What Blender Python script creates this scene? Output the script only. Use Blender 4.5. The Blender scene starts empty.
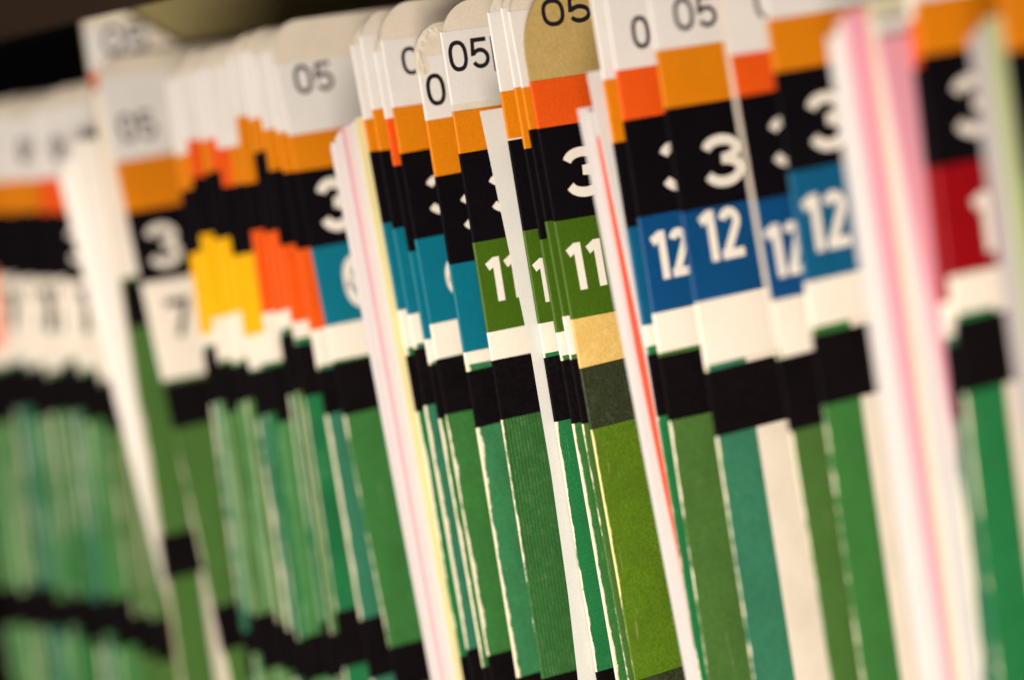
import bpy, bmesh, math, random
from mathutils import Vector, Matrix
random.seed(7)
S = bpy.context.scene
COL = S.collection
MM = 0.001

# ------------------------------------------------------------------ camera geometry
FPX = 2844.0                                   # 100 mm lens, 36 mm wide sensor, 1024 px
d1 = Vector((-1873.0, 32.0, FPX)).normalized() # world -X (along the row) seen by the camera
LEAN = 0.155
u = Vector((-LEAN, -1.0, (32.0-1873.0*LEAN)/FPX)).normalized()   # world up
d2 = d1.cross(u).normalized()                  # world +Y (into the shelf)
R = Matrix(((-d1.x, d2.x, u.x), (-d1.y, d2.y, u.y), (-d1.z, d2.z, u.z)))  # world -> camera (x right, y down, z forward)
RT = R.transposed()
def ray(px, py):
    return (RT @ Vector((px-512.0, py-340.0, FPX))).normalized()
BASE = 0.247                                   # shelf board top is z = 0, eye level is 247 mm above it
FOCUS = 0.715
_r = ray(490, 300)
CAM = Vector((-_r.x*FOCUS, -_r.y*FOCUS, BASE))
def on_y(px, py, y=0.0):
    r = ray(px, py); t = (y-CAM.y)/r.y
    return CAM + r*t
def on_x(px, py, x):
    r = ray(px, py); t = (x-CAM.x)/r.x
    return CAM + r*t

cd = bpy.data.cameras.new('camera'); cam = bpy.data.objects.new('camera', cd); COL.objects.link(cam)
mw = Matrix(((R[0][0], -R[1][0], -R[2][0], CAM.x),
             (R[0][1], -R[1][1], -R[2][1], CAM.y),
             (R[0][2], -R[1][2], -R[2][2], CAM.z), (0, 0, 0, 1)))
cam.matrix_world = mw
cd.lens = 100; cd.sensor_width = 36; cd.clip_start = 0.01; cd.clip_end = 50
cd.dof.use_dof = True; cd.dof.focus_distance = FOCUS*0.985; cd.dof.aperture_fstop = 4.5
cd.dof.aperture_blades = 8
S.camera = cam

# ------------------------------------------------------------------ materials
MATS = {}
def nodes(name):
    m = bpy.data.materials.new(name); m.use_nodes = True
    nt = m.node_tree; b = nt.nodes['Principled BSDF']
    return m, nt, b
def N(nt, t, **kw):
    n = nt.nodes.new(t)
    for k, v in kw.items():
        if k.startswith('i_'): n.inputs[k[2:].replace('_', ' ')].default_value = v
        else: setattr(n, k, v)
    return n
def mix(nt, a, b, fac=None, typ='MIX'):
    n = nt.nodes.new('ShaderNodeMix'); n.data_type = 'RGBA'; n.blend_type = typ
    for s, v in ((6, a), (7, b)):
        if isinstance(v, (tuple, list)): n.inputs[s].default_value = (*v[:3], 1)
        else: nt.links.new(v, n.inputs[s])
    if isinstance(fac, (int, float)): n.inputs[0].default_value = fac
    elif fac is not None: nt.links.new(fac, n.inputs[0])
    return n.outputs[2]
def ramp(nt, src, a, b, va=0.0, vb=1.0):
    n = nt.nodes.new('ShaderNodeMapRange'); nt.links.new(src, n.inputs[0])
    n.inputs[1].default_value = a; n.inputs[2].default_value = b
    n.inputs[3].default_value = va; n.inputs[4].default_value = vb
    return n.outputs[0]
def math_(nt, op, a, b=None):
    n = nt.nodes.new('ShaderNodeMath'); n.operation = op
    for i, v in enumerate((a, b)):
        if v is None: continue
        if isinstance(v, (int, float)): n.inputs[i].default_value = v
        else: nt.links.new(v, n.inputs[i])
    return n.outputs[0]
def noise(nt, vec, scale, detail=3.0, rough=0.6):
    n = nt.nodes.new('ShaderNodeTexNoise'); n.inputs['Scale'].default_value = scale
    n.inputs['Detail'].default_value = detail; n.inputs['Roughness'].default_value = rough
    if vec is not None: nt.links.new(vec, n.inputs['Vector'])
    return n.outputs['Fac']
CREAM = (0.74, 0.665, 0.52)
def paper(name, col, rough=0.6, grain=0.10, blotch=0.08, wear=0.0, spec=0.22, bump=0.15, ribs=False, wearcol=CREAM, dirt=None, scuff=0.0):
    """printed paper or card: fibre grain, faint blotches, optionally the print rubbed off along the front edge (local y = 0)"""
    if name in MATS: return MATS[name]
    m, nt, b = nodes(name)
    tc = N(nt, 'ShaderNodeTexCoord'); oi = N(nt, 'ShaderNodeObjectInfo')
    off = nt.nodes.new('ShaderNodeVectorMath'); off.operation = 'MULTIPLY_ADD'
    comb = N(nt, 'ShaderNodeCombineXYZ')
    for i in range(3): nt.links.new(oi.outputs['Random'], comb.inputs[i])
    nt.links.new(comb.outputs[0], off.inputs[0]); off.inputs[1].default_value = (3, 5, 7)
    nt.links.new(tc.outputs['Object'], off.inputs[2])
    v = off.outputs[0]
    g = noise(nt, v, 1500, 2.0)
    bl = noise(nt, v, 90, 4.0)
    c = mix(nt, tuple(x*(1-grain) for x in col), tuple(min(1, x*(1+grain)) for x in col), ramp(nt, g, 0.3, 0.7))
    c = mix(nt, c, (0.5, 0.5, 0.5), 0.0) if False else c
    lo = tuple(x*(1-blotch*1.6) for x in col)
    c = mix(nt, c, lo, ramp(nt, bl, 0.45, 0.75, 0.0, 0.6))
    if dirt: c = mix(nt, c, dirt, ramp(nt, noise(nt, v, 260, 6.0, 0.75), 0.52, 0.66, 0.0, 0.75))
    sep = N(nt, 'ShaderNodeSeparateXYZ'); nt.links.new(tc.outputs['Object'], sep.inputs[0])
    if scuff:
        mp2 = N(nt, 'ShaderNodeMapping'); nt.links.new(v, mp2.inputs[0]); mp2.inputs['Scale'].default_value = (1, 1, 0.12)
        s = noise(nt, mp2.outputs[0], 700, 3.0, 0.6)
        c = mix(nt, c, wearcol, math_(nt, 'MULTIPLY', ramp(nt, s, 0.66, 0.74), scuff))
    if wear > 0:
        mp = N(nt, 'ShaderNodeMapping'); nt.links.new(v, mp.inputs[0]); mp.inputs['Scale'].default_value = (1, 1, 0.6)
        w = noise(nt, mp.outputs[0], 260, 6.0, 0.72)
        w2 = noise(nt, v, 22, 2.0, 0.5)
        lim = math_(nt, 'MULTIPLY', math_(nt, 'ADD', ramp(nt, w, 0.35, 0.75, -0.15, 0.62), ramp(nt, w2, 0.38, 0.62, -0.30, 0.42)), wear*MM)
        f = math_(nt, 'SUBTRACT', math_(nt, 'SUBTRACT', lim, 0.00012), sep.outputs['Y'])
        c = mix(nt, c, wearcol, ramp(nt, f, -0.00012, 0.00018))
    nt.links.new(c, b.inputs['Base Color'])
    b.inputs['Roughness'].default_value = rough
    b.inputs['Specular IOR Level'].default_value = spec
    hgt = g
    if ribs:
        wv = N(nt, 'ShaderNodeTexWave', wave_type='BANDS', bands_direction='Y'); nt.links.new(tc.outputs['Object'], wv.inputs[0])
        wv.inputs['Scale'].default_value = 300; wv.inputs['Distortion'].default_value = 1.2
        wv.inputs['Detail Scale'].default_value = 40
        hgt = math_(nt, 'ADD', math_(nt, 'MULTIPLY', wv.outputs['Fac'], 1.6), g)
        c2 = mix(nt, c, (0.42, 0.52, 0.28), ramp(nt, math_(nt, 'MULTIPLY', wv.outputs['Fac'], noise(nt, v, 420, 3.0)), 0.45, 0.75, 0, 0.30))
        nt.links.new(c2, b.inputs['Base Color'])
    bp = N(nt, 'ShaderNodeBump'); bp.inputs['Strength'].default_value = bump; bp.inputs['Distance'].default_value = 0.0002
    nt.links.new(hgt, bp.inputs['Height']); nt.links.new(bp.outputs[0], b.inputs['Normal'])
    MATS[name] = m
    return m
M_card   = paper('cream_card', (0.71, 0.640, 0.535), 0.7, 0.06, 0.10, bump=0.25)
M_manila = paper('manila_card', (0.50, 0.36, 0.13), 0.7, 0.10, 0.10, dirt=(0.42, 0.29, 0.09), bump=0.25)
M_white  = paper('white_label', (0.74, 0.725, 0.70), 0.45, 0.04, 0.06)
M_name   = paper('name_label_paper', (0.80, 0.735, 0.63), 0.5, 0.05, 0.06)
M_orange = paper('orange_label', (0.66, 0.205, 0.004), 0.42, 0.10, 0.08)
M_redor  = paper('red_orange_label', (0.74, 0.092, 0.007), 0.42, 0.10, 0.08)
M_black  = paper('black_label', (0.0042, 0.003, 0.0045), 0.55, 0.35, 0.2, spec=0.05)
M_band   = paper('black_band_ink', (0.0048, 0.0032, 0.0038), 0.65, 0.5, 0.3, spec=0.05)
M_bandol = paper('dark_olive_band', (0.022, 0.030, 0.011), 0.6, 0.5, 0.3, spec=0.3, dirt=(0.055, 0.06, 0.030))
M_teal   = paper('teal_label', (0.003, 0.140, 0.205), 0.42, 0.12, 0.10)
M_blue   = paper('blue_label', (0.003, 0.060, 0.180), 0.42, 0.12, 0.12)
M_sky    = paper('light_blue_label', (0.004, 0.092, 0.195), 0.42, 0.12, 0.12)
M_green  = paper('green_month_label', (0.048, 0.110, 0.006), 0.42, 0.14, 0.10)
M_yellow = paper('yellow_label', (0.82, 0.43, 0.003), 0.42, 0.06, 0.06)
M_red    = paper('red_label', (0.25, 0.002, 0.005), 0.42, 0.12, 0.10)
M_salmon = paper('salmon_label', (0.85, 0.30, 0.18), 0.42, 0.12, 0.10)
M_manlab = paper('manila_label', (0.66, 0.44, 0.13), 0.5, 0.10, 0.06, dirt=(0.74, 0.54, 0.22))
WC = (0.72, 0.68, 0.50)
M_gr = {
 'mid':   paper('stripe_mid_green', (0.034, 0.152, 0.032), 0.6, 0.22, 0.18, wear=1.2, wearcol=WC, scuff=0.15),
 'olive': paper('stripe_olive_green', (0.054, 0.134, 0.026), 0.6, 0.20, 0.14, wear=0.9, wearcol=WC, scuff=0.10),
 'lime':  paper('stripe_bright_green', (0.078, 0.155, 0.007), 0.55, 0.24, 0.16, wear=0.8, wearcol=(0.66, 0.60, 0.26), scuff=0.15),
 'teal':  paper('stripe_blue_green', (0.030, 0.160, 0.088), 0.6, 0.22, 0.24, wear=1.3, wearcol=WC, scuff=0.12),
 'emerald': paper('stripe_emerald_green', (0.034, 0.180, 0.066), 0.6, 0.22, 0.26, wear=1.8, wearcol=WC, scuff=0.15),
 'dark':  paper('stripe_deep_green', (0.014, 0.155, 0.046), 0.6, 0.22, 0.18, wear=1.1, wearcol=WC, scuff=0.12),
 'worn':  paper('stripe_rubbed_green', (0.058, 0.19, 0.052), 0.6, 0.22, 0.25, wear=2.2, wearcol=(0.36,0.50,0.28), scuff=0.5),
 'mint':  paper('stripe_pale_green', (0.060, 0.205, 0.062), 0.6, 0.22, 0.30, wear=0.75, wearcol=(0.36,0.50,0.28), scuff=0.5),
 'deep':  paper('stripe_fresh_green', (0.012, 0.150, 0.048), 0.6, 0.22, 0.30, wear=0.35, wearcol=WC, scuff=0.4),
 'moss':  paper('stripe_moss_green', (0.055, 0.16, 0.035), 0.6, 0.22, 0.30, wear=0.30, wearcol=WC, scuff=0.4),
 'ribbed':paper('stripe_ribbed_green', (0.026, 0.124, 0.024), 0.6, 0.25, 0.18, wear=1.1, wearcol=WC, ribs=True, bump=0.5),
}
M_ink    = paper('black_ink', (0.012, 0.010, 0.014), 0.6, 0.2, 0.1)
M_wink   = paper('white_print', (0.78, 0.73, 0.65), 0.5, 0.05, 0.05)
SHEET_CREASE = paper('creased_film', (0.74, 0.68, 0.56), 0.35, 0.06, 0.15, spec=0.5)
SHEET = {
 'bright': paper('sheet_white_lifted', (0.80, 0.755, 0.70), 0.7, 0.03, 0.04),  # white paper, colour lightened to offset weak light on the far bundle
 'white':  paper('sheet_white', (0.62, 0.595, 0.585), 0.7, 0.03, 0.04),
 'cool':   paper('sheet_pale_grey', (0.60, 0.60, 0.56), 0.7, 0.03, 0.04),
 'cream':  paper('sheet_cream', (0.80, 0.72, 0.60), 0.7, 0.03, 0.04),
 'pink':   paper('sheet_pink', (0.66, 0.29, 0.36), 0.7, 0.04, 0.04),
 'blush':  paper('sheet_blush', (0.63, 0.36, 0.40), 0.7, 0.04, 0.04),
 'rose':   paper('sheet_pale_pink', (0.64, 0.54, 0.52), 0.7, 0.04, 0.04),
 'yellow': paper('sheet_yellow', (0.70, 0.62, 0.32), 0.7, 0.04, 0.04),
 'pale':   paper('sheet_pale_yellow_green', (0.57, 0.55, 0.38), 0.7, 0.04, 0.04),
 'grey':   paper('sheet_dull_grey', (0.42, 0.39, 0.39), 0.7, 0.03, 0.04),
 'tint':   paper('sheet_pale_green', (0.40, 0.45, 0.24), 0.7, 0.04, 0.04),
 'red':    paper('sheet_red_edge', (0.72, 0.10, 0.05), 0.7, 0.04, 0.04),
}

# ------------------------------------------------------------------ mesh helpers
def link(name, bm, mat, parent=None, smooth=False):
    me = bpy.data.meshes.new(name); bmesh.ops.recalc_face_normals(bm, faces=bm.faces[:]); bm.to_mesh(me); bm.free()
    if smooth:
        for p in me.polygons: p.use_smooth = True
    me.materials.append(mat)
    o = bpy.data.objects.new(name, me); COL.objects.link(o)
    if parent: o.parent = parent
    return o
def box(bm, x0, x1, y0, y1, z0, z1):
    vs = [bm.verts.new((x, y, z)) for x in (x0, x1) for y in (y0, y1) for z in (z0, z1)]
    for f in ((0,1,3,2), (4,6,7,5), (0,4,5,1), (2,3,7,6), (0,2,6,4), (1,5,7,3)):
        bm.faces.new([vs[i] for i in f])
    return vs
def sleeve(w, z0, z1, hx, y0, tilt=0.0, ragged=0.0):
    """a label folded round the front edge: two flaps and a rounded fold, wrapped tightly over the card"""
    bm = bmesh.new()
    prof = [(-hx, w)]
    n = 6
    for i in range(n+1):
        a = math.pi*i/n
        prof.append((-hx*math.cos(a), y0 + hx*(1-math.sin(a))))
    prof.append((hx, w))
    rows = []
    for z, s in ((z0, -1), (z1, 1)):
        rows.append([bm.verts.new((x, y, z + tilt*y)) for x, y in prof])
    m = len(prof)
    for i in range(m-1): bm.faces.new((rows[0][i], rows[0][i+1], rows[1][i+1], rows[1][i]))
    bm.faces.new((rows[0][0], rows[0][-1], rows[1][-1], rows[1][0]))
    bm.faces.new(rows[0]); bm.faces.new(rows[1][::-1])
    return bm
def card_mesh(depth, H, hx, rad, topdrop=0.0, cover=None, slant=None):
    """folder panel with a rounded front top corner; cover = (x, setback, H) adds the folded front cover joined at the bottom"""
    bm = bmesh.new()
    pts = [(0.0, 0.0)]
    n = 10
    for i in range(n+1):
        a = math.pi/2*i/n
        pts.append((rad - rad*math.cos(a), H - rad + rad*math.sin(a)))
    if slant: pts += [(slant[0], H), (slant[1], H-slant[2]), (depth, H-slant[2]-0.001), (depth, 0.0)]
    else: pts += [(depth, H - topdrop), (depth, 0.0)]
    a = [bm.verts.new((-hx, y, z)) for y, z in pts]; b = [bm.verts.new((hx, y, z)) for y, z in pts]
    bm.faces.new(a); bm.faces.new(b[::-1])
    for i in range(len(pts)):
        j = (i+1) % len(pts); bm.faces.new((a[i], a[j], b[j], b[i]))
    if cover:
        cx, sb, CH = cover
        box(bm, cx-hx, cx+hx, sb, depth, 0.0009, CH)
        box(bm, hx+0.00002, cx+hx, sb, depth, 0.0, 0.0008)
    return bm

# digits: strokes in a box 1 high; each stroke is (points, closed)
def arc(cx, cy, rx, ry, a0, a1, n=14):
    return [(cx+rx*math.cos(math.radians(a0+(a1-a0)*i/n)), cy+ry*math.sin(math.radians(a0+(a1-a0)*i/n))) for i in range(n+1)]
def glyph(ch, w, t):
    h = t/2; L, Rr, B, T = h, w-h, h, 1-h; cx = w/2; rx = (Rr-L)/2
    if ch == '0':
        e = []
        for i in range(36):
            a = 2*math.pi*i/36; c, s = math.cos(a), math.sin(a)
            k = 0.82
            e.append((cx + rx*math.copysign(abs(c)**k, c), 0.5 + (0.5-h)*math.copysign(abs(s)**k, s)))
        return [(e, True)]
    if ch == '1':
        return [([(w-h, 0), (w-h, 1)], False), ([(w-h*1.2, 0.98-h*0.6), (w-h-t*0.75, 0.86), (max(0, w-h-t*1.35), 0.80)], False)]
    if ch == '2':
        r = rx; p = arc(cx, T-r, r, r, 165, -30, 16) + [(L+0.02, B+0.02)]
        return [(p, False), ([(0.0, B), (w, B)], False)]
    if ch == '3':
        ru = (T-0.53)/2; rl = (0.53-B)/2
        p = arc(cx, 0.53+ru, rx*0.94, ru, 170, -60, 16) + [(cx+rx*0.15, 0.535)]
        q = [(cx-rx*0.05, 0.535)] + arc(cx, B+rl, rx, rl, 75, -165, 18)
        return [(p, False), (q, False)]
    if ch == '5':
        p = [(Rr, T), (L+0.06, T), (L+0.01, 0.50)] + arc(cx-0.01, 0.335, rx, 0.335-B, 140, -155, 20)
        return [(p, False)]
    if ch == '6':
        e = []
        for i in range(25):
            a = math.radians(45+i*(315-45)/24); c, q = math.cos(a), math.sin(a); k = 0.82
            e.append((cx + rx*math.copysign(abs(c)**k, c), 0.5 + (0.5-h)*math.copysign(abs(q)**k, q)))
        e += arc(cx, 0.32, rx, 0.32-B, -40, 165, 16)
        return [(e, False)]
    if ch == '7':
        return [([(0, T), (Rr, T), (w*0.36, 0)], False)]
    return []
def ribbon(bm, pts, closed, hw, x0, x1):
    n = len(pts); Lf, Rt = [], []
    for i in range(n):
        p = Vector(pts[i])
        a = Vector(pts[i-1]) if (i > 0 or closed) else p
        b = Vector(pts[(i+1) % n]) if (i < n-1 or closed) else p
        ta = (p-a).normalized() if (p-a).length > 1e-9 else None
        tb = (b-p).normalized() if (b-p).length > 1e-9 else None
        t = ((ta or tb) + (tb or ta)).normalized()
        nn = Vector((-t.y, t.x)); k = 1.0
        if ta and tb: k = 1/max(0.6, math.sqrt(max(0.01, (1+ta.dot(tb))/2)))
        Lf.append(p+nn*hw*k); Rt.append(p-nn*hw*k)
    def ring(x): return [bm.verts.new((x, q.x, q.y)) for q in Lf], [bm.verts.new((x, q.x, q.y)) for q in Rt]
    l0, r0 = ring(x0); l1, r1 = ring(x1)
    rng = range(n) if closed else range(n-1)
    for i in rng:
        j = (i+1) % n
        bm.faces.new((l1[i], r1[i], r1[j], l1[j])); bm.faces.new((l0[i], l0[j], r0[j], r0[i]))
        bm.faces.new((l0[i], l1[i], l1[j], l0[j])); bm.faces.new((r0[i], r0[j], r1[j], r1[i]))
    if not closed:
        for i in (0, n-1): bm.faces.new((l0[i], r0[i], r1[i], l1[i]))
def digits(text, y, z, h, w, gap, t, x, mat, parent, slope=0.0, name='digits'):
    """text on the near face (+x) of a label: starts at depth y, baseline z, height h (metres)"""
    bm = bmesh.new()
    for k, ch in enumerate(text):
        layer = 0
        ww = w*(0.62 if ch == '1' and False else 1)
        for pts, cl in glyph(ch, ww/h, t):
            q = [(y + k*(w+gap) + px*h, z + py*h + slope*(k*(w+gap)+px*h)) for px, py in pts]
            ribbon(bm, q, cl, t*h/2, x-0.00001, x+0.00005+layer*0.00001); layer += 1
    return link(name, bm, mat, parent)

# ------------------------------------------------------------------ folders
HX = 0.00027
FOLD = []
GROUP = 'green striped file folders in the row'
STD = dict(T=BASE-0.001, W=BASE-0.0125, O=BASE-0.0285, B=BASE-0.040, C=BASE-0.061, N=BASE-0.083, K=BASE-0.0925, G=BASE-0.108, K2=BASE-0.168, G2=BASE-0.181)
def folder(label, edge, oc='orange', mc='teal', month='12', green='mid', yr='05', ini='3', stripe=30, lab_y=0.0,
           manila=False, nm=None, band=None, year_at=None, ini_at=None, mon_at=None, bar=False, year_col='white', mon_ink=None, torn=False, wide=31, slant=None, rad=None, ygap=0.4, cgap=0.3, nb=None, mon_y=None, ini_y=None, **b):
    (xa, ya), (xb, yb) = edge
    P, Q = on_y(xa, ya), on_y(xb, yb)
    ax = (P-Q); k = (P.z)/(P.z-Q.z)
    base = P - ax*k                                  # where the front edge line meets the shelf
    axis = ax.normalized()
    def zl(py):                                      # local height of a pixel row on this folder's front edge
        px = xa + (xb-xa)*(py-ya)/(yb-ya)
        p = on_y(px, py)
        return (p-base).dot(axis)
    lean = math.atan2(axis.x, axis.z)
    e = bpy.data.objects.new('file_folder', None); COL.objects.link(e)
    e.empty_display_size = 0.01
    e.location = (base.x, random.uniform(0, 0.0004), 0.0); e.rotation_euler = (0, lean, 0)
    e['label'] = label; e['category'] = 'file folder'; e['group'] = GROUP
    z = {}
    for key, std in STD.items():
        z[key] = zl(b[key]) if key in b else std
    spec = dict(e=e, x=base.x, lean=lean, z=z, edge=edge, lab=label)
    FOLD.append(spec)
    inv = (Matrix.Translation(e.location) @ Matrix.Rotation(lean, 4, 'Y')).inverted()
    def face(px, py):                                # pixel -> local (y, z) on the near face
        c = inv @ CAM; d = inv.to_3x3() @ ray(px, py)
        t = (HX - c.x)/d.x; p = c + d*t
        return p.y, p.z
    spec['face'] = face
    # depth at which each printed thing starts
    H = z['T']
    rad = rad or random.uniform(0.0080, 0.0105)
    spec['args'] = (H, manila, slant, rad)
    w = wide*MM
    def tilt(): return random.uniform(-0.02, 0.02)
    def lab(name, mat, top, bot, dx, ww=w, y0=None):
        y = (lab_y*MM if lab_y else -0.00012 - dx)
        return link(name, sleeve(ww, bot, top, HX+dx, y if y0 is None else y0, tilt()), mat, e)
    top = min(z['W'], H-rad*0.70)
    yl = None
    if not manila:
        yl = lab('year_label', M_white, top, z['O']+(ygap-0.8)*MM, 0.00008)
    if yr:
        if year_at:
            (x0, y0), (x1, y1) = year_at               # bottom-left and top-right pixels of the two digits
            a, zb = face(x0, y0); _, zt = face(x0-0.155*(y0-y1), y1); h = zt-zb; tw = face(x1, y0-0.2*(x1-x0))[0]-a
        else:
            h = 0.0078; a = 0.0055; tw = 0.0118; zb = z['O'] + (min(z['W'], H-0.004)-z['O'])*0.33
        dw = tw*0.46
        digits(yr, a, zb, h, dw, tw-2*dw, 0.142, HX+(0.00008 if yl else 0.0), M_ink, yl or spec.setdefault('card_digits', []) and None or yl, 0.0) if yl else spec.update(card_digits=(yr, a, zb, h, dw, tw-2*dw, 0.165))
        if bar and yl:
            bm = bmesh.new(); box(bm, HX+0.00007, HX+0.00013, a+tw+0.0008, a+tw+0.0013, zb-0.0012, zb+h*0.98)
            link('rule_mark', bm, M_ink, yl)
    cm = {'orange': M_orange, 'red': M_redor}[oc]
    lab('colour_label', cm, z['O'], z['B']+(cgap-0.6)*MM, 0.00012)
    il = lab('initial_label', M_black, z['B'], z['C']-0.0004, 0.00016)
    if ini:
        if ini_at:
            (x0, y0), (x1, y1) = ini_at
            a, zb = face(x0, y0); _, zt = face(x0-0.155*(y0-y1), y1); h = zt-zb; tw = face(x1, y0-0.2*(x1-x0))[0]-a
        else:
            h = 0.0122; a = (ini_y or 7.5)*MM; tw = 0.0085; zb = z['C'] + (z['B']-z['C'])*0.23
        digits(ini, a, zb, h, tw, 0, 0.195, HX+0.00016, M_wink, il)
    mm = {'teal': M_teal, 'blue': M_blue, 'sky': M_sky, 'green': M_green, 'yellow': M_yellow, 'redor': M_redor, 'red': M_red, 'white': M_name, 'salmon': M_salmon}[mc]
    ml = lab('month_label', mm, z['C'], z['N']-0.0002, 0.00020)
    if month:
        if mon_at:
            (x0, y0), (x1, y1) = mon_at
            a, zb = face(x0, y0); _, zt = face(x0-0.155*(y0-y1), y1); h = zt-zb; tw = face(x1, y0-0.2*(x1-x0))[0]-a
        else:
            h = random.uniform(0.0125, 0.0175) if mon_y else 0.0118; a = (mon_y or 4.5)*MM; tw = 0.0118; zb = z['N'] + (z['C']-z['N'])*(0.14 if mon_y else 0.27)
        if len(month) == 1: dw, gp = tw, 0
        elif month == '12': dw, gp = tw*0.46, tw*0.08
        else: dw = tw*0.44; gp = tw*0.09
        digits(month, a, zb, h, dw, gp, 0.21 if mon_y else 0.185, HX+0.00020, M_ink if mon_ink else M_wink, ml)
    nl = lab('name_label', nm or M_name, z['N'], z['K']+(random.uniform(0.0006, 0.002) if nb is None else nb*MM) if nm is None else z['K']+0.0001, 0.00010, w)
    bandm = band or M_band
    lab('black_band', bandm, z['K'], z['G'], 0.00014, w, -0.00026)
    lab('black_band', bandm, z['K2'], z['G2'], 0.00014, w, -0.00026)
    if torn:
        rnd = random.Random(5); bm = bmesh.new(); path = []
        for i in range(4): path.append((0.0, H-rad-0.004+0.004*i/4, 1.0, 0.0))
        for i in range(1, 15):
            a = math.pi/2*i/14; path.append((rad-rad*math.cos(a), H-rad+rad*math.sin(a), math.cos(a), math.sin(a)))
        for i in range(1, 8): path.append((rad+0.0025*i, H, 0.0, 1.0))
        rows = []
        for i, (y, zz, ny, nz) in enumerate(path):
            row = []
            wd = 0.0030 + 0.0007*math.sin(i*0.9)
            for k in range(7):
                f = k/6; q = -0.0004 + f*wd
                row.append((HX+0.00016+rnd.uniform(0, 0.00022)*math.sin(math.pi*min(1, f*1.2)), y+ny*q, zz-nz*q))
            rows.append(row)
        vf = [[bm.verts.new(p) for p in row] for row in rows]; vb = [[bm.verts.new((-HX-0.00008, p[1], p[2])) if k == 0 else bm.verts.new((HX+0.00003, p[1], p[2])) for k, p in enumerate(row)] for row in rows]
        m_, n_ = len(rows), 7
        for i in range(m_-1):
            for k in range(n_-1):
                bm.faces.new((vf[i][k], vf[i][k+1], vf[i+1][k+1], vf[i+1][k]))
            bm.faces.new((vf[i][0], vf[i+1][0], vb[i+1][0], vb[i][0]))
            bm.faces.new((vf[i][-1], vb[i][-1], vb[i+1][-1], vf[i+1][-1]))
        link('crumpled_cover', bm, SHEET_CREASE, e)
    gm = M_gr[green]
    st = stripe*MM
    gtop = z['K']+0.0022
    lab('green_stripe', gm, gtop, 0.0012, 0.00005, st, -0.00017)
    spec['green'] = green
    return spec

F = folder
# ---- blurred far group at the left
F('blurred folder at the far left edge of the picture', [(-57,200),(2,600)], 'orange', 'salmon', green='worn', T=112,W=125,O=186,B=216,C=276,N=352,K=374,G=428,K2=588,G2=627)
F('blurred folder with the salmon month label near the left edge', [(-30,200),(22,600)], 'orange', 'salmon', green='worn', T=108,W=121,O=184,B=215,C=272,N=350,K=372,G=424,K2=592,G2=629)
F('blurred folder with black digits just right of the salmon label', [(-12,200),(40,600)], 'orange', 'white', '77', green='teal', mon_ink=1, mon_y=0.6, ini_y=7.5, T=104,W=117,O=183,B=214,C=278,N=338,K=366,G=410,K2=588,G2=631)
F('blurred folder with light worn lower edge, third right of the salmon label', [(6,200),(58,600)], 'orange', 'white', '77', green='worn', mon_ink=1, mon_y=2.6, ini_y=7.5, T=100,W=113,O=182,B=214,C=280,N=340,K=370,G=420,K2=600,G2=637)
F('blurred folder with a half hidden grey 0 on its white tab', [(24,200),(75,600)], 'orange', 'white', '77', green='mid', year_at=((20,164),(40,140)), mon_ink=1, mon_y=1.2, ini_y=7.5, T=98,W=111,O=181,B=213,C=280,N=342,K=376,G=414,K2=598,G2=643)
F('blurred folder with a reddish orange label, left of the leaning white papers', [(40,200),(92,600)], 'red', 'white', '77', green='teal', mon_ink=1, mon_y=0.4, ini_y=2.2, T=95,W=108,O=180,B=214,C=280,N=342,K=366,G=414,K2=602,G2=649)
F('blurred folder with a fuzzy pale 3 beside the leaning white papers', [(56,200),(110,600)], 'red', 'white', '77', green='worn', year_at=((52,161),(74,137)), mon_ink=1, mon_y=3.0, ini_y=1.6, T=90,W=103,O=178,B=214,C=282,N=344,K=374,G=422,K2=600,G2=649)
F('blurred olive folder directly behind the leaning white papers', [(74,200),(132,600)], 'orange', 'white', '77', green='olive', mon_ink=1, mon_y=1.8, ini_y=7.5, T=86,W=99,O=172,B=212,C=282,N=345,K=384,G=432,K2=616,G2=657)
F('blurred folder half covered by the leaning white papers, beside the raised 05 folder', [(88,200),(148,600)], 'orange', 'white', '', green='olive', year_at=((92,162),(112,138)), T=84,W=97,O=170,B=210,C=282,N=345,K=384,G=432,K2=620,G2=663)
F('thin pale folder sliver between the salmon label and the first black digits', [(-21,200),(31,600)], 'orange', 'salmon', '', green='moss', T=106,W=119,O=182,B=213,C=270,N=347,K=369,G=421,K2=582,G2=628)
F('thin blurred folder sliver under the faint grey 0 in the far group', [(15,200),(67,600)], 'orange', 'white', '77', green='deep', mon_ink=1, mon_y=0.9, T=99,W=112,O=180,B=212,C=278,N=337,K=367,G=417,K2=590,G2=626)
F('thin blurred folder sliver between the two reddish labels in the far group', [(48,200),(101,600)], 'red', 'white', '77', green='deep', mon_ink=1, mon_y=2.2, T=93,W=106,O=178,B=212,C=278,N=339,K=363,G=411,K2=594,G2=634)
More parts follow.
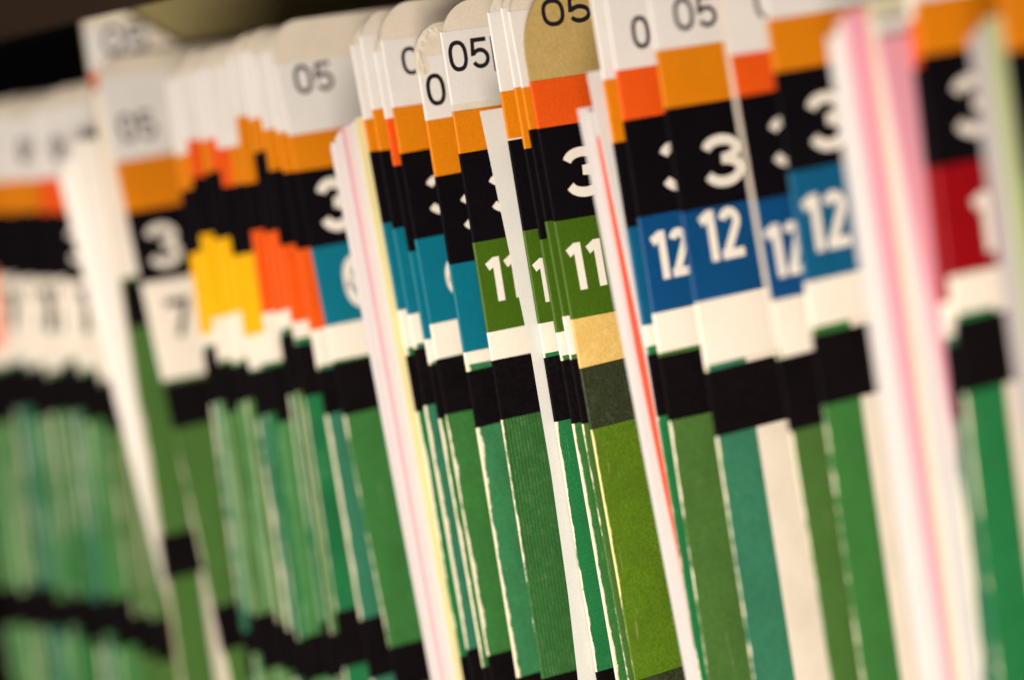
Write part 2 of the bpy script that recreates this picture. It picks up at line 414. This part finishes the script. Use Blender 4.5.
# ---- raised folder and its neighbours
F('dark green folder pulled up above its row, 05 standing highest at the upper left', [(82,18),(169,600)], 'red', 'white', '', green='olive', stripe=12, slant=(0.012,0.046,0.024), rad=0.002, wide=20, T=12,W=30,O=73,B=88,C=91,N=262,K=282,G=328,K2=536,G2=580, year_at=((105,56),(149,28)), ini='')
F('folder with a blurred 05 and a black 7 on white, right of the white papers', [(101,100),(210,600)], 'orange', 'white', '7', green='olive', mon_ink=1, T=60,W=76,O=163,B=213,C=284,N=370,K=385,G=430,K2=608,G2=652,
  year_at=((122,143),(158,115)), ini_at=((151,270),(184,226)), mon_at=((172,338),(196,300)))
F('blurred folder with the leftmost yellow label, right beside the white 7 label', [(172,130),(238,600)], 'orange', 'yellow', '', green='teal', T=60,W=73,O=156,B=191,C=254,N=335,K=350,G=405,K2=632,G2=680)
F('blurred folder with a yellow label and red orange one, second yellow from the left', [(185,130),(252,600)], 'red', 'yellow', '', green='moss', T=52,W=65,O=141,B=178,C=235,N=318,K=364,G=413,K2=616,G2=671)
F('blurred folder with a yellow label and worn whitish lower edge, third yellow from left', [(199,130),(266,600)], 'orange', 'yellow', '', green='mint', T=48,W=61,O=141,B=173,C=240,N=315,K=366,G=403,K2=612,G2=668)
F('blurred folder with the rightmost yellow label, next to the orange month labels', [(215,130),(283,600)], 'red', 'yellow', '', green='teal', T=44,W=57,O=149,B=187,C=256,N=336,K=372,G=417,K2=630,G2=679)
F('blurred folder with the leftmost orange month label, right of the yellow labels', [(238,130),(301,600)], 'orange', 'redor', '', green='mint', T=36,W=49,O=117,B=184,C=231,N=313,K=366,G=423,K2=636,G2=680)
F('blurred folder whose black labels reach higher than those beside it', [(251,130),(318,600)], 'orange', 'redor', '', green='deep', T=32,W=45,O=120,B=153,C=233,N=312,K=336,G=395,K2=622,G2=679)
F('blurred folder with orange month label behind the second highest black band', [(264,130),(334,600)], 'orange', 'redor', '', green='deep', T=30,W=43,O=130,B=171,C=246,N=322,K=345,G=397,K2=612,G2=668)
F('blurred folder with the rightmost orange month label, left of the teal label', [(277,130),(357,600)], 'orange', 'redor', '', green='teal', T=28,W=41,O=133,B=173,C=250,N=330,K=370,G=415,K2=620,G2=680)
F('folder with a soft grey 05 and torn teal label, left of the pink papers', [(285,120),(379,600)], 'orange', 'teal', '6', green='mid', stripe=30, wide=30, T=24,W=66,O=136,B=172,C=249,N=326,K=364,G=416,K2=648,G2=690,
  year_at=((297,95),(335,66)), ini_at=((323,234),(356,180)), mon_at=((349,310),(382,256)))
F('thin blurred folder sliver between the first and second yellow labels', [(179,130),(245,600)], 'orange', 'yellow', '', green='mint', T=57,W=70,O=154,B=189,C=252,N=332,K=347,G=402,K2=612,G2=654)
F('thin blurred folder sliver between the third and last yellow labels', [(207,130),(274,600)], 'red', 'yellow', '', green='moss', T=46,W=59,O=139,B=171,C=238,N=312,K=363,G=400,K2=622,G2=672)
F('thin blurred folder sliver between the last yellow and first orange month label', [(227,130),(292,600)], 'orange', 'yellow', '', green='deep', T=40,W=53,O=147,B=185,C=254,N=333,K=369,G=414,K2=640,G2=690)
F('thin blurred folder sliver between the second and third orange month labels', [(257,130),(326,600)], 'orange', 'redor', '', green='moss', T=31,W=44,O=118,B=151,C=231,N=309,K=333,G=392,K2=634,G2=676)
# ---- sharp group in the middle
F('folder with a rounded cream tab, first right of the pink and yellow papers', [(356,80),(449,600)], 'orange', 'teal', '6', green='dark', T=18,W=34,O=120,B=152,C=224,N=310,K=356,G=412,K2=657,G2=700)
F('folder with blue green lower stripe, second right of the pink and yellow papers', [(367,80),(458,600)], 'orange', 'teal', '6', green='teal', T=14,W=30,O=110,B=151,C=229,N=314,K=349,G=406,K2=650,G2=695)
F('folder with a frayed cream corner and narrow red orange label', [(379,80),(471,600)], 'red', 'teal', '6', green='mid', T=24,W=46,O=119,B=166,C=252,N=339,K=365,G=419,K2=667,G2=710)
F('folder with half a 0 and a wide teal label, left of the crumpled tab', [(385,70),(477,600)], 'orange', 'teal', '6', green='mid', nb=0.1, T=6,W=41,O=108,B=154,C=240,N=324,K=360,G=415,K2=656,G2=705,
  year_at=((404,76),(442,48)), ini_at=((430,217),(465,176)), mon_at=((449,299),(483,257)))
F('lower folder with a crumpled clear cover over its tab and a sharp 0', [(419,80),(504,600)], 'orange', 'teal', '6', green='emerald', torn=True, T=28,W=58,O=121,B=177,C=265,N=352,K=372,G=428,K2=678,G2=720,
  year_at=((429,107),(469,75)), ini_at=((464,233),(498,193)), mon_at=((486,322),(520,281)))
F('sharpest folder with a crisp black 05 above a green 11, ribbed lower stripe', [(444,60),(529,600)], 'orange', 'green', '11', green='ribbed', T=4,W=28,O=112,B=154,C=243,N=332,K=361,G=420,K2=679,G2=720, bar=True, ygap=2.6, nb=0.1,
  year_at=((451,73),(491,42)), ini_at=((492,215),(528,174)), mon_at=((490,303),(524,259)))
F('folder with a white notch under its orange label, right of the grey white sheet', [(495,60),(584,600)], 'orange', 'green', '1', green='dark', cgap=1.1, T=-12,W=2,O=92,B=141,C=231,N=323,K=358,G=422,K2=672,G2=715, mon_at=((537,304),(552,260)))
F('folder with the longest narrow orange label, left of the brown tab', [(509,60),(602,600)], 'orange', 'green', '', green='mid', T=-16,W=0,O=88,B=149,C=240,N=332,K=361,G=424,K2=690,G2=730)
F('folder whose cream edge shows just left of the brown manila tab', [(516,60),(613,600)], 'orange', 'green', '', green='olive', T=-18,W=0,O=88,B=130,C=222,N=316,K=360,G=424,K2=690,G2=730)
F('brown manila folder with 05, orange red label, green 11 and tan name label', [(525,60),(620,600)], 'red', 'green', '11', green='lime', manila=True, nm=M_manlab, band=M_bandol, rad=0.019, T=-20,W=-18,O=82,B=129,C=222,N=319,K=369,G=430,K2=681,G2=725,
  year_at=((544,28),(592,0)), ini_at=((568,200),(607,150)), mon_at=((571,292),(608,245)))
# ---- nearer folders at the right
F('folder showing only a narrow orange and blue edge right of the red edged papers', [(600,60),(687,600)], 'orange', 'sky', '', green='dark', T=-30,W=-26,O=80,B=143,C=228,N=325,K=355,G=417,K2=690,G2=735)
F('folder with a lone 0, red orange label and the narrower blue 12', [(614,60),(696,600)], 'red', 'blue', '12', green='olive', T=-36,W=-30,O=71,B=121,C=218,N=313,K=357,G=421,K2=700,G2=745,
  year_at=((634,50),(672,17)), ini_at=((664,194),(701,143)), mon_at=((651,282),(693,234)))
F('folder with a large white 3 and full blue 12, teal stripe over cream', [(657,60),(741,600)], 'orange', 'blue', '12', green='teal', stripe=11.5, T=-50,W=-40,O=51,B=109,C=213,N=302,K=372,G=437,K2=710,G2=755,
  year_at=((676,32),(718,-1)), ini_at=((706,190),(746,138)), mon_at=((698,265),(745,214)))
F('folder with a bare cream edge and a partly hidden blue 12', [(727,60),(818,600)], 'red', 'blue', '12', green='olive', lab_y=0.55, nb=0.1, stripe=30, T=-65,W=-60,O=56,B=98,C=202,N=301,K=359,G=432,K2=720,G2=768,
  year_at=((757,20),(799,-14)), ini_at=((774,170),(812,118)), mon_at=((768,280),(808,227)))
F('folder with the larger blurred blue 12, left of the pink striped papers', [(772,60),(850,600)], 'orange', 'sky', '12', green='mid', stripe=10.5, T=-70,W=-66,O=20,B=73,C=173,N=282,K=336,G=406,K2=730,G2=780,
  year_at=((790,-12),(835,-45)), ini_at=((811,154),(851,95)), mon_at=((802,255),(851,198)))
F('folder showing only a sliver of red and black right of the pink striped papers', [(913,60),(973,600)], 'red', 'red', '', green='teal', T=-100,W=-95,O=20,B=68,C=168,N=302,K=346,G=420,K2=760,G2=815)
F('folder with the dark red month label and blurred 1', [(921,60),(989,600)], 'orange', 'red', '12', green='dark', stripe=11, T=-105,W=-100,O=2,B=56,C=168,N=276,K=322,G=394,K2=765,G2=820,
  ini_at=((956,140),(998,78)), mon_at=((969,256),(1024,196)))
F('blurred folder at the far right edge of the picture', [(1008,60),(1082,600)], 'orange', 'green', '12', green='mid', T=-125,W=-118,O=-20,B=52,C=180,N=290,K=330,G=400,K2=770,G2=830)

# cards last: each knows how far its nearer neighbour stands, so its cover fits in between
FOLD.sort(key=lambda s: s['x'])
for i, s in enumerate(FOLD):
    H, manila, slant, rad = s['args']
    gap = min((FOLD[j]['x']-s['x'] + 0.2*min(0, math.tan(FOLD[j]['lean'])-math.tan(s['lean'])) for j in (i+1,) if j < len(FOLD)), default=0.012)
    cover = (gap*0.62, 0.034, H-0.009) if gap > 0.0035 and not slant else None
    c = link('card', card_mesh(0.285, H, HX, rad, 0.002, cover, slant), M_manila if manila else M_card, s['e'])
    if 'card_digits' in s:
        yr, a, zb, h, dw, gp, t = s['card_digits']
        digits(yr, a, zb, h, dw, gp, t, HX, M_ink, c)

# ------------------------------------------------------------------ loose papers standing out of the folders
def near_of(px, py):
    return None
def row_x(key, z):                                   # x of the folder whose label starts with key at height z
    for s in FOLD:
        if s['lab'].startswith(key): return s['x'] + math.tan(s['lean'])*z
    raise KeyError(key)
def papers(name, label, cat, nextkey, layers, depth=0.27, t=0.0011, step=0.0013, off0=-0.0012):
    """layers: (colour, (x,y) upper px, (x,y) lower px, top px row), listed from the farthest sheet to the nearest"""
    e = bpy.data.objects.new(name, None); COL.objects.link(e); e.empty_display_size = 0.01
    e['label'] = label; e['category'] = cat
    n = len(layers)
    e.location = (row_x(nextkey, 0) - 0.0012 - step*n/2, 0, 0)
    names = {'white': 'white_sheets', 'bright': 'white_sheets', 'cool': 'grey_white_sheet', 'cream': 'cream_sheets', 'pink': 'pink_sheets', 'blush': 'pink_sheet', 'rose': 'pale_pink_sheets', 'yellow': 'yellow_sheets', 'pale': 'pale_yellow_sheets', 'red': 'red_sheet', 'grey': 'grey_sheets', 'tint': 'pale_green_sheets'}
    for i, (c, p, q, top, *mid) in enumerate(layers):
        off = off0 - step*(n-1-i)
        def pt(px, py):
            z = 0.1
            for _ in range(4):
                r = on_x(px, py, row_x(nextkey, z)+off); z = r.z
            return r
        A, Bq = pt(*p), pt(*q)
        k = (p[0]-q[0])/(p[1]-q[1]); zt = pt(q[0]+k*(top-q[1]), top).z
        Mq = pt(*mid[0]) if mid else None
        bm = bmesh.new()
        leaves = max(2, int(round(t/0.00028)))
        for L in range(leaves):
            xo = -L*t/leaves
            j = random.uniform(0, 0.0007) if L else 0; jt = random.uniform(0, 0.0012) if L else 0
            rings = []
            for z in (0.0006, 0.03, 0.06, 0.09, 0.12, 0.15, 0.18, zt-jt):
                f = (z-Bq.z)/(A.z-Bq.z); y = Bq.y + (A.y-Bq.y)*f + j
                if Mq:
                    fm = (Mq.z-Bq.z)/(A.z-Bq.z); bend = (Mq.y - (Bq.y+(A.y-Bq.y)*fm))/(fm*(1-fm))
                    y += bend*max(-0.3, f*(1-f))
                x = row_x(nextkey, z)+off+xo - e.location.x
                th = t/leaves*0.8
                rings.append([bm.verts.new((x-th/2, y, z)), bm.verts.new((x+th/2, y, z)), bm.verts.new((x+th/2, depth, z)), bm.verts.new((x-th/2, depth, z))])
            for a, b in zip(rings, rings[1:]):
                for v in range(4): bm.faces.new((a[v], a[(v+1) % 4], b[(v+1) % 4], b[v]))
            bm.faces.new(rings[0][::-1]); bm.faces.new(rings[-1])
        link(names[c], bm, SHEET[c], e)
    return e
papers('paper_bundle', 'thick blurred white papers leaning out of the row below the raised 05 folder', 'papers', 'dark green folder pulled', [
  ('bright', (66,200), (158,560), 176), ('bright', (74,200), (160,560), 160), ('bright', (84,200), (161,560), 142)], step=0.0021, t=0.0019, off0=-0.0046)
papers('paper_bundle', 'bundle of white, pink and yellow papers standing out beside the rounded cream tabs', 'papers', 'folder with a rounded cream tab', [
  ('white', (332,150), (417,600), 143), ('rose', (338,150), (420,600), 136), ('white', (341,150), (422,600), 132), ('blush', (345,150), (427,600), 128), ('rose', (350,150), (430,600), 126),
  ('white', (356,150), (434,600), 122), ('yellow', (361,150), (443,600), 118)], step=0.0013, t=0.0011)
papers('paper_sheet', 'narrow grey white sheet standing out between the crisp 05 and the brown tab', 'paper', 'folder with a white notch', [
  ('cool', (489,150), (569,600), 111, (523,310))], t=0.0008)
papers('paper_bundle', 'white papers with a red edged sheet, right of the brown manila folder', 'papers', 'folder showing only a narrow orange and blue', [
  ('white', (585,150), (671,600), 109), ('white', (594,150), (674,600), 112), ('red', (599,150), (679,560), 138, (634,340)), ('white', (604,150), (681,560), 72, (642.5,340))], step=0.0010, t=0.0008)
papers('paper_bundle', 'thick blurred bundle of white papers with two pink stripes near the right', 'papers', 'folder showing only a sliver', [
  ('white', (846,160), (910,600), 36), ('white', (857,160), (920,600), 22), ('pink', (868,160), (936,600), 12), ('pale', (888,160), (946,600), 0), ('white', (894,160), (953,600), 20), ('pink', (901,160), (986,600), 38)], step=0.0013, t=0.0011)
papers('paper_bundle', 'blurred greyish papers with a pale green tint at the right edge', 'papers', 'blurred folder at the far right', [
  ('grey', (987,160), (1048,600), 36), ('grey', (996,160), (1056,600), 28), ('tint', (1007,160), (1067,600), 18)], step=0.0015, t=0.0013)

# ------------------------------------------------------------------ shelf
def metal(name, col, rough=0.5):
    m, nt, b = nodes(name)
    tc = N(nt, 'ShaderNodeTexCoord'); n = noise(nt, tc.outputs['Object'], 9, 5.0)
    c = mix(nt, tuple(x*0.8 for x in col), tuple(x*1.15 for x in col), n)
    nt.links.new(c, b.inputs['Base Color']); b.inputs['Roughness'].default_value = rough
    bp = N(nt, 'ShaderNodeBump'); bp.inputs['Strength'].default_value = 0.1; bp.inputs['Distance'].default_value = 0.001
    nt.links.new(noise(nt, tc.outputs['Object'], 600, 2.0), bp.inputs['Height']); nt.links.new(bp.outputs[0], b.inputs['Normal'])
    return m
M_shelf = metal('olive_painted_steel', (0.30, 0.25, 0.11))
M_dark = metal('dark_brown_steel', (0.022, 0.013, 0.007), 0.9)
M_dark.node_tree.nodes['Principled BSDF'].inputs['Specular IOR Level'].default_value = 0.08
M_void = metal('recess_shade_steel', (0.003, 0.0025, 0.003), 0.95)  # recess shade put into the colour: back panel set almost black
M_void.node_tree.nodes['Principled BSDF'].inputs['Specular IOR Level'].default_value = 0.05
xs = [s['x'] for s in FOLD]
X0, X1 = min(xs)-1.6, max(xs)+0.25
def struct(name, m, *bx):
    bm = bmesh.new()
    for b_ in bx: box(bm, *b_)
    o = link(name, bm, m); o['kind'] = 'structure'; return o
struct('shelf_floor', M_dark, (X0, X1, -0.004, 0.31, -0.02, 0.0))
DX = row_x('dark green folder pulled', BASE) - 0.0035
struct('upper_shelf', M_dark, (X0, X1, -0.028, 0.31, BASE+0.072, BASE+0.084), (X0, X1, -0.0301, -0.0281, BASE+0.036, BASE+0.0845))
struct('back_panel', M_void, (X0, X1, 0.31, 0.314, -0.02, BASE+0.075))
bm = bmesh.new(); box(bm, -0.0006, 0.0006, 0.001, 0.305, 0.0005, BASE+0.070)
dv = link('shelf_divider', bm, M_shelf); dv.location = (row_x('dark green folder pulled', 0)-0.0030, 0, 0)
dv.rotation_euler = (0, [s for s in FOLD if s['lab'].startswith('dark green folder pulled')][0]['lean'], 0)
dv['label'] = 'olive painted metal divider plate standing behind the raised 05 folder'; dv['category'] = 'divider'

# ------------------------------------------------------------------ light
w = bpy.data.worlds.new('World'); S.world = w; w.use_nodes = True
bg = w.node_tree.nodes['Background']; bg.inputs[0].default_value = (0.93, 0.93, 1.0, 1); bg.inputs[1].default_value = 0.15
def area(name, loc, target, sx, sy, power, col):
    l = bpy.data.lights.new(name, 'AREA'); l.shape = 'RECTANGLE'; l.size = sx; l.size_y = sy; l.energy = power; l.color = col
    o = bpy.data.objects.new(name, l); COL.objects.link(o); o.location = loc
    o.rotation_euler = (Vector(target)-Vector(loc)).to_track_quat('-Z', 'Y').to_euler()
    return o
area('aisle_lamp', (0.61, -0.67, -0.08), (0.0, 0.0, 0.06), 0.5, 0.35, 13.0, (1.0, 0.875, 0.745))
area('ceiling_lamp', (0.9, -0.7, 1.5), (0.0, 0.0, 0.1), 1.0, 0.3, 16.0, (1.0, 0.94, 0.88))

S.view_settings.view_transform = 'Standard'; S.view_settings.look = 'None'
S.view_settings.exposure = 0.24; S.view_settings.gamma = 1.0; S.view_settings.use_curve_mapping = False
S.render.engine = 'CYCLES'
print('FOLDERS', len(FOLD))
for a, b in zip(FOLD, FOLD[1:]):
    g0 = b['x']-a['x']; g1 = g0 + (math.tan(b['lean'])-math.tan(a['lean']))*BASE
    if min(g0, g1) < 0.0012: print('TIGHT %.2f %.2f mm | %s | %s' % (g0*1e3, g1*1e3, a['lab'], b['lab']))
print('x range', min(xs), max(xs), 'cam', CAM[:])
